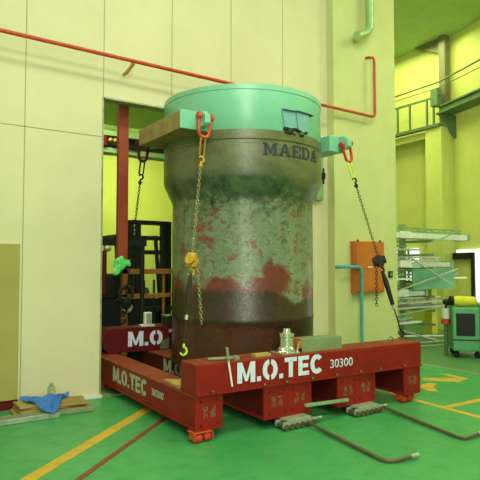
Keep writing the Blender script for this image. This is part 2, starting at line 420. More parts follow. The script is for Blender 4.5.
# crane runway along the right hall
t = thing('crane_runway', 'green crane runway with railing high on the right-hand wall', 'crane rail', (11.5, 9, 4.9))
bm = NB(); box(bm, 11.42, 11.6, 8.28, 14, 5.02, 5.09); box(bm, 11.46, 11.5, 8.3, 14, 5.75, 5.80)
obj('walkway_edge', bm, M['rackgreen'], t)
for y in (8.42, 8.62, 9.15, 9.55, 10.4, 11.3): obj('railing_post', box(NB(), 11.45, 11.49, y, y + 0.045, 5.09, 5.76), M['rackgreen'], t)
bm = NB(); tube(bm, [(11.5, 14, 6.05), (11.5, 8.3, 6.14), (10.2, 4, 6.26)], 0.022); tube(bm, [(11.5, 14, 5.96), (11.5, 8.3, 6.0), (10.2, 4, 6.02)], 0.012)
obj('conductor_rail', bm, M['rackgreen'], t)
bm = NB(); box(bm, -0.45, -0.20, -5, -0.05, 5.36, 5.50, WM); box(bm, -0.55, -0.1, -5, -0.05, 5.32, 5.36, WM); box(bm, -0.50, -0.15, -5, -0.05, 5.50, 5.54, WM)
obj('girder', bm, M['rackgreen'], t)
bm = NB(); prism(bm, [WM @ Vector((-0.5, -0.06, 5.32)), WM @ Vector((-0.02, -0.06, 5.32)), WM @ Vector((-0.02, -0.06, 4.75))], (0.0, -0.06, 0)); box(bm, 11.42, 11.6, 8.3, 8.5, 5.55, 5.98)
obj('bracket', bm, M['rackgreen'], t)
tag(obj('steel_post', box(NB(), 11.72, 11.92, 8.28, 8.46, 5.02, 7.4), M['post']), 'grey steel post rising from the pier to the hall ceiling', 'post')

bm = NB(); prism(bm, [(11.95, 8.5, 7.4), (11.95, 9.3, 7.4), (11.95, 8.5, 7.0)], (-0.12, 0, 0))
tag(obj('ceiling_gusset', bm, M['post']), 'small dark triangular gusset at the ceiling above the steel post', 'bracket')
# ================================================================ WALL FITTINGS
t = thing('fire_pipe', 'thin red pipe running along the cream wall and turning upward', 'pipe', (1, 6.12, 4.0))
pts = [(-3, 6.12, 4.13), (1.006, 6.12, 4.09), (6.66, 6.12, 4.03)]
for i in range(1, 6):
    a = PI / 2 * i / 5; pts.append((6.70 + 0.07 * math.sin(a) - 0.0, 6.12, 4.10 - 0.07 * math.cos(a)))
pts += [(6.77, 6.12, 4.95), (6.765, 6.14, 5.03), (6.72, 6.2, 5.05), (6.70, 6.27, 5.05)]
obj('pipe_run', tube(NB(), pts, 0.023, 12), M['redpipe'], t, smooth=True)
for x in (2.53, 5.2, -0.6):
    bm = NB(); bar(bm, (x, 6.125, 4.06), (x - 0.02, 6.30, 3.99), 0.025, 0.04); bar(bm, (x - 0.02, 6.30, 3.99), (x - 0.02, YW, 3.99), 0.03, 0.03)
    obj('pipe_bracket', bm, M['hoist'], t)
bm = NB(); tube(bm, [(6.67, 6.12, 7.35), (6.67, 6.12, 5.62), (6.66, 6.12, 5.50), (6.60, 6.11, 5.43), (6.50, 6.09, 5.36), (6.33, 6.07, 5.28)], 0.065, 16)
tube(bm, [(6.36, 6.072, 5.295), (6.315, 6.067, 5.272)], 0.072, 16)
o = obj('vent_duct', bm, M['duct'], smooth=True); tag(o, 'pale green vent duct with a bent open end, above the red pipe', 'duct')
bm = NB(); tube(bm, [(5.99, 6.25, 1.555), (5.99, 6.13, 1.555), (6.02, 6.09, 1.555), (6.31, 6.09, 1.555), (6.36, 6.09, 1.54), (6.385, 6.09, 1.49), (6.385, 6.09, 0.0)], 0.026, 12)
tag(obj('water_pipe', bm, M['cyan'], smooth=True), 'cyan pipe bent down in front of the cream column', 'pipe')
t = thing('wall_cabinet', 'flat orange cabinet mounted on the cream column behind the right hoist', 'cabinet', (6.68, 6.25, 1.13))
obj('body', box(NB(), 6.30, 6.99, 6.15, 6.25, 1.13, 1.965), M['boardo'], t, bevel=0.006)
obj('door', box(NB(), 6.33, 6.96, 6.135, 6.15, 1.16, 1.935), M['boardo'], t, bevel=0.004)
obj('name_plate', box(NB(), 6.58, 6.68, 6.13, 6.136, 1.54, 1.56), M['white'], t)
for x in (6.36, 6.88): obj('hinge', cyl(NB(), (x, 6.14, 1.96), (x, 6.14, 1.99), 0.015), M['dark'], t)
bm = NB(); box(bm, 7.19, 7.29, 6.225, 6.25, 1.37, 1.48)
t = tag(obj('wall_switch', bm, M['dark'], bevel=0.004), 'small dark square switch box near the column edge', 'switch')
obj('rocker', box(NB(), 7.215, 7.265, 6.215, 6.226, 1.40, 1.45), M['greybox'], t)
bm = NB(); box(bm, 5.66, 5.80, 6.32, YW, 2.6, 3.35)
t = tag(obj('guide_rail', bm, M['palegreen'], bevel=0.006), 'short pale green rail fixed to wall behind right lifting arm', 'rail')
bm = NB(); box(bm, 5.72, 5.79, 6.26, 6.32, 2.93, 3.03); cyl(bm, (5.755, 6.27, 2.85), (5.755, 6.27, 3.1), 0.014)
obj('clamp', bm, M['dark'], t)
tag(obj('plywood_board', box(NB(), -0.1, 1.30, 6.375, 6.41, 0.11, 1.822), M['ply']), 'olive yellow board leaning flat against the wall at far left', 'board')

# things on the floor at left
def rotz(cx, cy, a): return Matrix.Translation((cx, cy, 0)) @ Matrix.Rotation(a, 4, 'Z')
bm = NB(); bar(bm, (0.0, 5.86, 0.02), (1.60, 5.83, 0.022), 0.08, 0.036); bar(bm, (0.0, 5.82, 0.045), (1.60, 5.79, 0.045), 0.012, 0.02)
tag(obj('steel_channel', bm, M['alu'], bevel=0.003), 'long grey steel channel lying on the floor below the board', 'steel bar')
bm = NB(); bar(bm, (1.0, 5.99, 0.025), (1.98, 5.86, 0.025), 0.06, 0.042)
tag(obj('steel_bar', bm, M['greybox'], bevel=0.003), 'short dark steel bar lying in front of the cardboard', 'steel bar')
rz = [(0.02, 1.60, 6.14, -0.06, 0.78, 0.34), (0.05, 1.62, 6.18, 0.05, 0.74, 0.32), (0.075, 1.64, 6.17, -0.16, 0.66, 0.30), (0.10, 1.53, 6.18, 0.05, 0.56, 0.28)]
labs = ['bottom brown cardboard sheet of the pile under the blue tarp', 'second lowest cardboard sheet in the pile under the tarp', 'third cardboard sheet in the pile, tilted to the right', 'topmost cardboard sheet, directly under the blue tarp']
for i, (z, x, y, a, sx, sy) in enumerate(rz):
    bm = NB(); box(bm, -sx / 2, sx / 2, -sy / 2, sy / 2, z - 0.012, z + 0.012, rotz(x, y, a))
    for v in bm.verts: v.co.z += 0.006 * math.sin(v.co.x * 9)
    tag(obj('cardboard_sheet', bm, M['card']), labs[i], 'cardboard', 'cardboard pile by the wall')
bm = NB(); N = 16
g = [[None] * (N + 1) for _ in range(N + 1)]
for i in range(N + 1):
    for j in range(N + 1):
        u, v = i / N, j / N
        tri = max(0.0, 1 - abs(u - 0.42) / 0.5)
        x = 1.31 + 0.52 * u + 0.10 * v * (0.35 - u); y = 6.36 - 0.12 * v - 0.12 * u - 0.45 * v * tri ** 0.8
        y += 0.015 * math.sin(9 * u)
        z = 0.135 + 0.02 * math.sin(13 * u + 4 * v) * math.sin(9 * v + 1) + 0.012 * math.sin(31 * u * v + 5)
        if y < 6.0: z = max(0.07, z - (6.0 - y) * 0.5)
        z = max(z, 0.008)
        g[i][j] = bm.verts.new((x, y, z))
for i in range(N):
    for j in range(N): bm.faces.new((g[i][j], g[i + 1][j], g[i + 1][j + 1], g[i][j + 1]))
o = obj('tarpaulin', bm, M['tarp'], smooth=False); sm = o.modifiers.new('s', 'SOLIDIFY'); sm.thickness = 0.004
tag(o, 'crumpled blue plastic tarp on the cardboard pile', 'tarp')
t = thing('plastic_bottle', 'small clear bottle standing on the blue tarp', 'bottle', (1.64, 6.28, 0.145))
bm = NB(); lathe(bm, [(0.001, 0.145), (0.042, 0.145), (0.045, 0.155), (0.045, 0.20), (0.035, 0.225), (0.018, 0.235), (0.018, 0.245)], 20, (1.64, 6.28))
obj('body', bm, M['clear'], t, smooth=True)
obj('cap', cyl(NB(), (1.64, 6.28, 0.245), (1.64, 6.28, 0.262), 0.02), M['palegreen'], t)

# ================================================================ THE STEEL FRAME
def MF(y0, x0=2.38):  # frame crossing beams turned slightly
    return Matrix.Translation((x0, y0, 0)) @ Matrix.Rotation(R(-3.0), 4, 'Z')
FR = thing('skidding_frame', 'large red steel frame of crossing beams carrying the casing', 'steel frame', (3.9, 5.7, 0.1))
SK = [(2.38, 2.665, 4.285, 7.3), (3.10, 3.70, 4.235, 7.25), (4.02, 4.585, 4.185, 7.2), (5.015, 5.295, 4.14, 7.1)]
def side_text(X, y_far, y_near, z0, z1, s, m, par):
    b = glyphs(s, GL, y_far - y_near, z1 - z0) if 'M' in s else textbm(s, y_far - y_near, z1 - z0, bold=0.004)
    place_text(b, (X - 0.001, y_far, z0), (0, -1, 0), (0, 0, 1)); return obj('lettering', b, m, par)
def blotch(c, rt, up, wd, ht, par, nx=8, nz=6):
    bm = NB(); rt, up = Vector(rt), Vector(up); nr = rt.cross(up)
    for a in range(nx):
        for b in range(nz):
            if random.random() < 0.3 or abs(a - (nx - 1) / 2) < 0.6: continue
            q = Vector(c) + rt * ((a + 0.5) / nx - 0.5) * wd + up * ((b + 0.5) / nz - 0.5) * ht
            prism(bm, [q - rt * wd / nx * .5 - up * ht / nz * .5, q + rt * wd / nx * .5 - up * ht / nz * .5, q + rt * wd / nx * .5 + up * ht / nz * .5, q - rt * wd / nx * .5 + up * ht / nz * .5], nr * 0.0015)
    bmesh.ops.remove_doubles(bm, verts=bm.verts, dist=1e-5)
    return obj('worn_stencil', bm, M['mark'], par)
for i, (x0, x1, y0, y1) in enumerate(SK):
    bm = NB(); box(bm, x0 + 0.012, x1 - 0.012, y0 + 0.02, y1, 0.13, 0.39)
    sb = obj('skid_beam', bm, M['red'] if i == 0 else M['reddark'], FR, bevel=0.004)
    bm = NB(); box(bm, x0, x1, y0 + 0.02, y1, 0.39, 0.41)
    obj('top_flange', bm, M['redtop'], sb, bevel=0.003)
    obj('bottom_flange', box(NB(), x0, x1, y0 + 0.02, y1, 0.10, 0.13), M['red'], sb, bevel=0.003)
    obj('end_plate', box(NB(), x0 - 0.002, x1 + 0.002, y0, y0 + 0.02, 0.098, 0.412), M['red'], sb, bevel=0.003)
    cs = [(x0 + x1) / 2] if i in (0, 3) else [x0 + (x1 - x0) * 0.26, x0 + (x1 - x0) * 0.74]
    for cx in cs:
        blotch((cx, y0, 0.26), (1, 0, 0), (0, 0, 1), 0.13, 0.10, sb)
        for dx in (-0.09, 0.09):
            for dz in (0.15, 0.36): obj('bolt_head', cyl(NB(), (cx + dx, y0 + 0.004, dz), (cx + dx, y0 - 0.003, dz), 0.011, seg=10), M['dark'], sb)
    if i == 0:
        side_text(x0 + 0.012, 6.36, 5.36, 0.19, 0.365, 'M.O.TEC', M['letterdim'], sb)
        side_text(x0 + 0.012, 5.24, 4.96, 0.235, 0.31, '30300', M['letterdim'], sb)
    if i == 1: side_text(x0 + 0.012, 6.46, 5.30, 0.215, 0.375, 'M.O.TEC', M['letterdim'], sb)
# crossing beams
def cross_beam(y0, z0, z1, length, chamfer, dep, texts, name='cross_beam'):
    T = MF(y0, 2.45 if chamfer else 2.38); x0 = 0.0
    bm = NB()
    if chamfer:
        c = chamfer; pts = [(x0 + c, 0, z0), (length - c, 0, z0), (length, 0, z0 + c), (length, 0, z1 - c), (length - c, 0, z1), (x0 + c, 0, z1), (x0, 0, z1 - c), (x0, 0, z0 + c)]
        prism(bm, pts, (0, dep, 0)); bmesh.ops.transform(bm, matrix=T, verts=bm.verts)
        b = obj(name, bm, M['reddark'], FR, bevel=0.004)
    else:
        box(bm, x0, length, 0, dep, z0, z1 - 0.004, T); b = obj(name, bm, M['red'], FR, bevel=0.004)
    top = box(NB(), x0 + chamfer + 0.004, length - chamfer - 0.004, 0.006, dep - 0.006, z1 - 0.004, z1, T)
    obj('top_plate', top, M['redtop'], b)
    rt = T.to_3x3() @ Vector((1, 0, 0))
    for (s, s0, wd, za, zb, bold) in texts:
        tb = glyphs(s, GL, wd, zb - za) if 'M' in s else textbm(s, wd, zb - za, bold=0.004); o3 = T @ Vector((s0, -0.001, za)); place_text(tb, o3, rt, (0, 0, 1))
        obj('lettering', tb, M['letter'], b)
    return b, T
fb, T = cross_beam(4.275, 0.412, 0.69, 2.915, 0, 0.33, [('M.O.TEC', 0.425, 1.025, 0.482, 0.675, 0.045), ('30300', 1.545, 0.31, 0.515, 0.605, 0.008)])
bm = box(NB(), 0.0, 2.915, -0.012, 0.0, 0.412, 0.43, T); obj('lower_flange', bm, M['red'], fb, bevel=0.002)
for s in (0.16, 0.72, 0.98, 1.30, 1.62, 1.95, 2.25, 2.62):
    p = T @ Vector((s, -0.006, 0.447)); q = T @ Vector((s, -0.024, 0.447))
    obj('bolt', cyl(NB(), q, p, 0.013, seg=6), M['steel'], fb)
rb, T2 = cross_beam(6.95, 0.412, 0.735, 2.9, 0.10, 0.33, [('M.O.TEC', 0.36, 1.12, 0.485, 0.685, 0.045)])
obj('grease_patch', prism(NB(), [T2 @ Vector((0.82, -0.004, 0.42)), T2 @ Vector((0.96, -0.004, 0.42)), T2 @ Vector((0.96, -0.004, 0.58)), T2 @ Vector((0.84, -0.004, 0.52))], (0, -0.002, 0)), M['rackgreen'], rb)

# roller skates beneath
def skate(x, y, m, label, L=0.34, bar_to=None, sc=1.0):
    t = thing('roller_skate', label, 'roller skate', (x, y, 0), 'roller skates under the red frame')
    bm = NB(); box(bm, x - L / 2, x + L / 2, y - 0.07, y - 0.045, 0.02, 0.08); box(bm, x - L / 2, x + L / 2, y + 0.045, y + 0.07, 0.02, 0.08)
    box(bm, x - L / 2 + 0.05, x + L / 2 - 0.05, y - 0.07, y + 0.07, 0.075, 0.098)
    obj('housing', bm, m, t, bevel=0.004)
    n_ = 6
    for k in range(n_):
        xx = x - L / 2 + 0.03 + k * (L - 0.06) / (n_ - 1)
        obj('roller', cyl(NB(), (xx, y - 0.085, 0.034), (xx, y + 0.085, 0.034), 0.028, seg=14), M['bariron'] if m is not M['orange'] else M['orange'], t, smooth=True)
    obj('tow_lug', cyl(NB(), (x + L / 2 + 0.0, y - 0.03, 0.05), (x + L / 2 + 0.10, y - 0.05, 0.06), 0.012), m, t)
    return t
skate(3.45, 4.19, M['alu'], 'silver roller skate under the middle-left red beam end', 0.40)
skate(4.36, 4.14, M['alu'], 'silver roller skate under the middle-right red beam end', 0.40)
def caster(x, y, label):
    t = thing('caster_wheel', label, 'wheel', (x, y, 0), 'red wheels under the frame corners')
    bm = NB(); box(bm, x - 0.10, x + 0.10, y - 0.04, y + 0.09, 0.086, 0.098); box(bm, x - 0.10, x - 0.085, y - 0.05, y + 0.06, 0.03, 0.084); box(bm, x + 0.085, x + 0.10, y - 0.05, y + 0.06, 0.03, 0.084)
    obj('bracket', bm, M['orange'], t, bevel=0.003)
    for xx in (x - 0.045, x + 0.045):
        wv = obj('wheel', cyl(NB(), (xx - 0.03, y, 0.042), (xx + 0.03, y, 0.042), 0.042, seg=20), M['shred'], t, smooth=True)
        obj('hub', cyl(NB(), (xx - 0.034, y, 0.042), (xx + 0.034, y, 0.042), 0.016, seg=12), M['steel'], wv)
caster(2.45, 4.30, 'red double wheel under the left corner of the frame')
caster(5.12, 4.22, 'red double wheel under the right corner of the frame')
for x, y in ((2.52, 6.9), (3.39, 6.9), (4.36, 6.9), (5.15, 6.9)):
    t = skate(x, y, M['orange'], 'roller skate under the rear end of a red beam', 0.22)

# steering bars
def lever(p, label):
    t = thing('steering_bar', label, 'lever bar', (p[0][0], p[0][1], 0))
    obj('shaft', tube(NB(), p[:-1] , 0.016, 10), M['bariron'], t, smooth=True)
    a, b = Vector(p[-2]), Vector(p[-1])
    obj('grip', tube(NB(), [a, b], 0.019, 10), M['alu'], t, smooth=True)
lever([(3.54, 4.10, 0.05), (3.53, 3.9, 0.03), (3.42, 3.08, 0.02), (3.43, 3.01, 0.02), (3.50, 2.975, 0.022), (3.64, 2.95, 0.03), (3.72, 2.94, 0.035)], 'left of two long grey bent bars on the green floor')
lever([(4.60, 4.08, 0.05), (4.60, 3.95, 0.03), (4.44, 3.08, 0.02), (4.45, 3.01, 0.02), (4.52, 2.995, 0.022), (4.64, 2.99, 0.03), (4.70, 2.99, 0.035)], 'right of two long grey bent bars on the green floor')
bm = NB(); bar(bm, (3.55, 4.16, 0.195), (4.10, 4.12, 0.185), 0.035, 0.03)
tag(obj('spacer_bar', bm, M['palegreen'], bevel=0.004), 'pale green flat bar bridging the two middle red beam ends', 'bar')

# ================================================================ THE CASING
CX, CY, ZB = 3.84, 5.70, 0.412
CS = thing('steel_casing', 'huge round rusty steel casing with a teal collar standing on the red frame', 'machine part', (CX, CY, ZB))
bm = NB()
prof = [(0.80, ZB), (0.887, ZB), (0.887, 0.93), (0.892, 0.94), (0.892, 0.99), (0.887, 1.0), (0.887, 2.33), (0.90, 2.37), (0.985, 2.55), (1.0, 2.59), (1.0, 2.93), (0.988, 2.94), (0.988, 2.975), (1.0, 2.985), (1.0, 3.085), (0.95, 3.085), (0.80, 3.08), (0.80, ZB)]
lathe(bm, prof, 128, (CX, CY))
obj('barrel', bm, M['casing'], CS, smooth=True)
bm = NB(); lathe(bm, [(0.93, 3.0), (0.993, 3.085), (0.993, 3.53), (1.0, 3.535), (1.0, 3.59), (0.93, 3.59), (0.93, 3.0)], 128, (CX, CY))
collar = obj('collar', bm, M['teal'], CS, smooth=True)
# MAEDA on the wide band
tb = glyphs('MAEDA', SL, 1.0, 0.14, gap=0.12, depth=0.004)
a0, a1 = R(-110.9), R(-62.8)
for v in tb.verts:
    a = a0 + (a1 - a0) * v.co.x; r_ = 1.001 + v.co.z
    v.co = Vector((CX + r_ * math.cos(a), CY + r_ * math.sin(a), 2.80 + v.co.y))
obj('lettering', tb, M['navy'], CS)
# pocket with blue-grey plates
def curved(bm, d0, d1, z0, z1, r0, r1, k=6, taper=0.0):
    A = []
    for i in range(k + 1):
        a = R(d0 + (d1 - d0) * i / k); ab = R(d0 + taper + (d1 - d0 - 2 * taper) * i / k)
        A.append([bm.verts.new((CX + r_ * math.cos(q), CY + r_ * math.sin(q), z_)) for r_, z_, q in ((r0, z0, ab), (r1, z0, ab), (r1, z1, a), (r0, z1, a))])
    for i in range(k):
        for j in range(4): bm.faces.new((A[i][j], A[i][(j + 1) % 4], A[i + 1][(j + 1) % 4], A[i + 1][j]))
    bm.faces.new(A[0]); bm.faces.new(A[-1][::-1]); return bm
obj('step_plate', curved(NB(), -98, -87, 3.13, 3.32, 0.99, 1.012, taper=2), M['bluebit'], collar)
obj('step_plate', curved(NB(), -86.5, -74, 3.11, 3.33, 0.99, 1.012, taper=2), M['bluebit'], collar)
bm = NB(); curved(bm, -98, -87, 3.320, 3.328, 0.99, 1.03); curved(bm, -87, -70, 3.330, 3.338, 0.99, 1.03)
obj('step_lip', bm, M['navy'], collar)
bm = NB()
for k in range(26):
    a = R(random.uniform(-97, -77)); z = 3.09 + random.uniform(-0.025, 0.035)
    ball(bm, (CX + 1.0 * math.cos(a), CY + 1.0 * math.sin(a), z), random.uniform(0.012, 0.03), (1, 1, 0.7), 8)
obj('grease_lump', bm, M['strap'], collar)
# lifting arms
def arm(x0, x1, y0, y1, z0, z1, lx, ly):
    a = obj('lifting_arm', box(NB(), x0, x1, y0 + 0.02, y1, z0, z1), M['rustarm'] if x0 < CX else M['teal'], CS, bevel=0.006)
    obj('end_plate', box(NB(), x0 - 0.005, x1 + 0.005, y0, y0 + 0.02, z0, z1 + 0.003), M['teal'], a, bevel=0.004)
    for yy, s in ((y0, -1), (y1, 1)):
        bm = NB()
        pts = [(lx - 0.035, yy, z0 + 0.02), (lx - 0.035, yy, z1), (lx - 0.035, yy + s * 0.10, z1 - 0.01), (lx - 0.035, yy + s * 0.17, z1 - 0.07), (lx - 0.035, yy + s * 0.17, z0 + 0.05), (lx - 0.035, yy + s * 0.12, z0 + 0.02)]
        obj('lug', prism(bm, pts, (0.07, 0, 0)), M['teal'], a, bevel=0.008)
arm(2.62, 2.96, 5.06, 6.17, 3.045, 3.245, 2.855, 4.9)
arm(4.72, 4.96, 5.02, 6.12, 3.035, 3.235, 4.90, 4.9)

# ---------------------------------------------------------------- shackles and hoists
def shackle(pin, dirn, label, m, S_=1.0):
    pin = Vector(pin); d = Vector(dirn).normalized(); sx = Vector((1, 0, 0)); sx = (sx - d * sx.dot(d)).normalized()
    t = thing('shackle', label, 'shackle', pin)
    hw = 0.062 * S_; pts = []
    pts.append(pin + sx * hw); pts.append(pin + sx * hw * 1.0 + d * 0.09)
    for i in range(9):
        a = PI * i / 8; pts.append(pin + d * (0.17 + 0.055 * math.sin(a)) + sx * hw * 0.85 * math.cos(a))
    pts.append(pin - sx * hw + d * 0.09); pts.append(pin - sx * hw)
    obj('bow', tube(NB(), pts, 0.019, 10), m, t, smooth=True)
    bm = NB(); cyl(bm, pin - sx * 0.105, pin + sx * 0.105, 0.017, seg=12)
    obj('pin', bm, m, t)
    for s in (-1, 1): obj('eye', cyl(NB(), pin + sx * s * 0.058, pin + sx * s * 0.095, 0.042, seg=16), m, t, bevel=0.006)
    return t
def hook(bm, c, d, s=0.05, r=0.011):
    c = Vector(c); d = Vector(d).normalized(); u = Vector((1, 0, 0)); u = (u - d * u.dot(d)).normalized(); pts = [c - d * s * 0.9]
    for i in range(9):
        a = -PI * 0.5 + PI * 1.35 * i / 8
        pts.append(c + d * s * (0.5 + 0.75 * math.sin(a + 0) * 1) + u * s * 0.75 * math.cos(a))
    return tube(bm, pts, [r] + [r * 1.1] * 7 + [r * 0.8] * 2, 8)
def hoist(name, label, top, bot, ml, mbody, f_body, stick, loose, mlower, hooktip, lk=0.2, chm=None):
    """top: bow of shackle, bot: hook point; fractions are along the line"""
    top, bot = Vector(top), Vector(bot); d = (bot - top); L = d.length; u = d.normalized()
    P = lambda f: top + d * f
    t = thing(name, label, 'hoist', bot)
    c = top + u * (lk / 2 - 0.01)
    obj('master_link', tube(NB(), link_pts(c, u, (1, 0, 0), lk, 0.055, 8), 0.010, 8, True), ml, t, smooth=True)
    c2 = top + u * (lk + 0.04)
    bm = NB(); hook(bm, c2, -u, 0.042, 0.011); ball(bm, c2 + u * 0.05, 0.026, seg=10)
    obj('top_hook', bm, mbody if name == 'chain_hoist' else M['dark'], t, smooth=True)
    f0 = (lk + 0.09) / L
    obj('load_chain', chain(NB(), P(f0), P(f_body - 0.03), 0.04, 0.025, 0.0042), chm or M['chain'], t)
    # body: gear case, side covers
    rot = Matrix.Translation(P(f_body)) @ frame_of(u)
    bm = NB(); box(bm, -0.045, 0.045, -0.04, 0.04, -0.075, 0.075, rot)
    b = obj('gear_case', bm, mbody, t, bevel=0.015)
    bm = NB(); r = bmesh.ops.create_cone(bm, cap_ends=True, segments=20, radius1=0.062, radius2=0.055, depth=0.05)
    bmesh.ops.transform(bm, matrix=rot @ Matrix.Translation((-0.01, -0.055, 0)) @ Matrix.Rotation(PI / 2, 4, 'X'), verts=r['verts'])
    obj('side_cover', bm, mbody, t, smooth=True)
    bm = NB(); r = bmesh.ops.create_cone(bm, cap_ends=True, segments=20, radius1=0.05, radius2=0.05, depth=0.05)
    bmesh.ops.transform(bm, matrix=rot @ Matrix.Translation((0.01, 0.055, 0)) @ Matrix.Rotation(PI / 2, 4, 'X'), verts=r['verts'])
    obj('hand_wheel', bm, M['dark'] if mbody is not M['hoist'] else M['hoist'], t)
    q = P(f_body) + u * 0.10
    bm = NB(); hook(bm, q, u, 0.045, 0.012); obj('bottom_hook', bm, mbody, t, smooth=True)
    s0 = P(f_body) + u * 0.13
    s1 = s0 + (bot - s0) * 0.52
    bm = NB(); tube(bm, [s0, s0 + (s1 - s0) * 0.3, s1], [0.018, stick, stick * 0.75], 10)
    obj('handle_lever' if name == 'lever_hoist' else 'sling', bm, mlower, t, smooth=True)
    bm = NB(); tube(bm, [s1, s1 + (bot - s1) * 0.12], 0.017, 10); obj('ferrule', bm, M['alu'], t, smooth=True)
    bm = NB(); tube(bm, [s1, bot], 0.009, 8); obj('wire_rope', bm, M['strap'], t)
    bm = NB(); hook(bm, bot - u * 0.06, u, 0.05, 0.011); obj('end_hook', bm, hooktip, t, smooth=True)
    if loose:
        bm = NB()
        for a, b_ in zip(loose[:-1], loose[1:]): chain(bm, a, b_, 0.042, 0.027, 0.0045)
        obj('hand_chain', bm, M['chain'] if mbody is M['hoist'] else M['strap'], t)
    return t, P
# near left
pinA = (2.855, 4.955, 3.17)
shackle(pinA, (-0.08, 0, -1), 'orange shackle on the left lifting arm, nearest the camera', M['orange'], 1.15)
hoist('chain_hoist', 'yellow chain hoist hanging down the left front of the casing', (2.835, 4.955, 2.955), (2.47, 4.70, 0.72), M['frameor'], M['hoist'], 0.59, 0.026,
      [(2.66, 4.76, 1.58), (2.70, 4.74, 1.0)], M['strap'], M['lime'], lk=0.24)
# near right
pinB = (4.90, 4.92, 3.12)
shackle(pinB, (0.30, -0.0, -1), 'bright red shackle at the end of the right lifting arm', M['shred'])
hoist('lever_hoist', 'dark lever hoist slanting past the orange cabinet to the right beam end', (4.945, 4.92, 2.91), (5.43, 4.50, 0.70), M['lime'], M['strap'], 0.575, 0.034,
      [(5.15, 4.66, 1.57), (5.145, 4.66, 1.08)], M['dark'], M['dark'], lk=0.24, chm=M['dark'])
# far left
pinC = (2.72, 6.26, 3.11)
shackle(pinC, (-0.05, 0, -1), 'dull red shackle at the far end of the left lifting arm', M['reddark'])
hoist('wire_hoist', 'thin dark hoist line hanging in the doorway from the far shackle', (2.71, 6.26, 2.88), (2.80, 7.10, 0.78), M['dark'], M['dark'], 0.86, 0.018, None, M['strap'], M['dark'], lk=0.18, chm=M['dark'])

# ---------------------------------------------------------------- small things on the front beam
ZT = 0.69
def onf(s, d, z=ZT): return T @ Vector((s, d, z))
t = thing('lifting_jack', 'shiny chrome jack standing on the front beam beside the grey box', 'jack', onf(1.10, 0.15))
bm = NB(); box(bm, 0.97, 1.20, 0.05, 0.25, ZT, ZT + 0.02, T); obj('base', bm, M['chrome'], t, bevel=0.004)
c0 = onf(1.10, 0.15)
bm = NB(); lathe(bm, [(0.001, ZT + .02), (0.09, ZT + .02), (0.09, ZT + .05), (0.068, ZT + .07), (0.068, ZT + .16), (0.078, ZT + .17), (0.078, ZT + .20), (0.04, ZT + .21), (0.035, ZT + .25), (0.001, ZT + .25)], 24, (c0.x, c0.y))
obj('cylinder', bm, M['chrome'], t, smooth=True)
bm = NB(); ball(bm, onf(1.00, 0.08, ZT + 0.045), 0.028, seg=12); cyl(bm, onf(1.18, 0.08, ZT + 0.02), onf(1.19, 0.05, ZT + 0.12), 0.014); cyl(bm, onf(1.02, 0.06, ZT + .03), onf(0.93, 0.05, ZT + .03), 0.014)
obj('valve', bm, M['chrome'], t, smooth=True)
t = thing('grey_box', 'long grey box with an orange end on top of the front beam', 'box', onf(1.52, 0.16))
bm = box(NB(), 1.245, 1.78, 0.08, 0.26, ZT, ZT + 0.135, T); obj('body', bm, M['greybox'], t, bevel=0.004)
bm = box(NB(), 1.23, 1.245, 0.085, 0.255, ZT + 0.05, ZT + 0.14, T); obj('end_panel', bm, M['boardo'], t)
bm = box(NB(), 1.23, 1.245, 0.085, 0.255, ZT, ZT + 0.05, T); obj('end_panel', bm, M['reddark'], t)
t = thing('steel_rod', 'thin upright steel rod leaning on the face of the front beam', 'rod', T @ Vector((0.345, -0.03, 0.47)))
obj('rod', cyl(NB(), T @ Vector((0.36, -0.020, 0.47)), T @ Vector((0.325, -0.012, 0.70)), 0.010), M['white'], t, smooth=True)
obj('handle', cyl(NB(), T @ Vector((0.325, -0.012, 0.70)), T @ Vector((0.31, -0.008, 0.83)), 0.014), M['greybox'], t, smooth=True)
bm = NB(); cyl(bm, onf(0.20, 0.16, ZT + 0.016), onf(0.46, 0.09, ZT + 0.016), 0.014); box(bm, 0.43, 0.49, 0.06, 0.12, ZT, ZT + 0.035, T)
tag(obj('wrench', bm, M['greybox'], bevel=0.003), 'grey wrench lying across the front beam by the upright rod', 'wrench')
tag(obj('wood_wedge', box(NB(), 0.68, 0.86, 0.08, 0.16, ZT, ZT + 0.03, T), M['ply'], bevel=0.003), 'small yellowish flat block on front beam left of the jack', 'block')
bm = NB(); tube(bm, [onf(2.50, 0.12, ZT), onf(2.51, 0.12, ZT + 0.05), onf(2.55, 0.12, ZT + 0.07), onf(2.59, 0.12, ZT + 0.05), onf(2.6, 0.12, ZT)], 0.008)
obj('eye_bolt', bm, M['rackgreen'], fb)
# scrap plate on left skid
bm = NB(); prism(bm, [(2.40, 4.66, 0.412), (2.66, 4.66, 0.412), (2.65, 4.86, 0.412), (2.42, 5.02, 0.412)], (0, 0, 0.025))
tag(obj('wooden_shim', bm, M['card']), 'pale shim lying on the left red beam behind the front beam', 'shim')

# on the rear beam
t = thing('boxy_lamp', 'pale boxy lamp standing on the rear beam above the white letters', 'lamp', T2 @ Vector((0.66, 0.1, 0.735)))
bm = box(NB(), 0.57, 0.76, 0.04, 0.18, 0.735, 0.76, T2); obj('base', bm, M['white'], t, bevel=0.004)
bm = box(NB(), 0.62, 0.73, 0.06, 0.14, 0.76, 0.93, T2)
obj('housing', bm, M['white'], t, bevel=0.02)
bm = box(NB(), 0.635, 0.715, 0.052, 0.06, 0.78, 0.915, T2); obj('lens', bm, M['alu'], t, bevel=0.006)
bm = NB(); box(bm, 0.93, 1.08, 0.05, 0.2, 0.735, 0.86, T2)
t = tag(obj('tool_box', bm, M['strap'], bevel=0.01), 'small dark box on the rear beam beside the casing', 'box')
obj('lid', box(NB(), 0.925, 1.085, 0.045, 0.205, 0.86, 0.875, T2), M['greybox'], t)

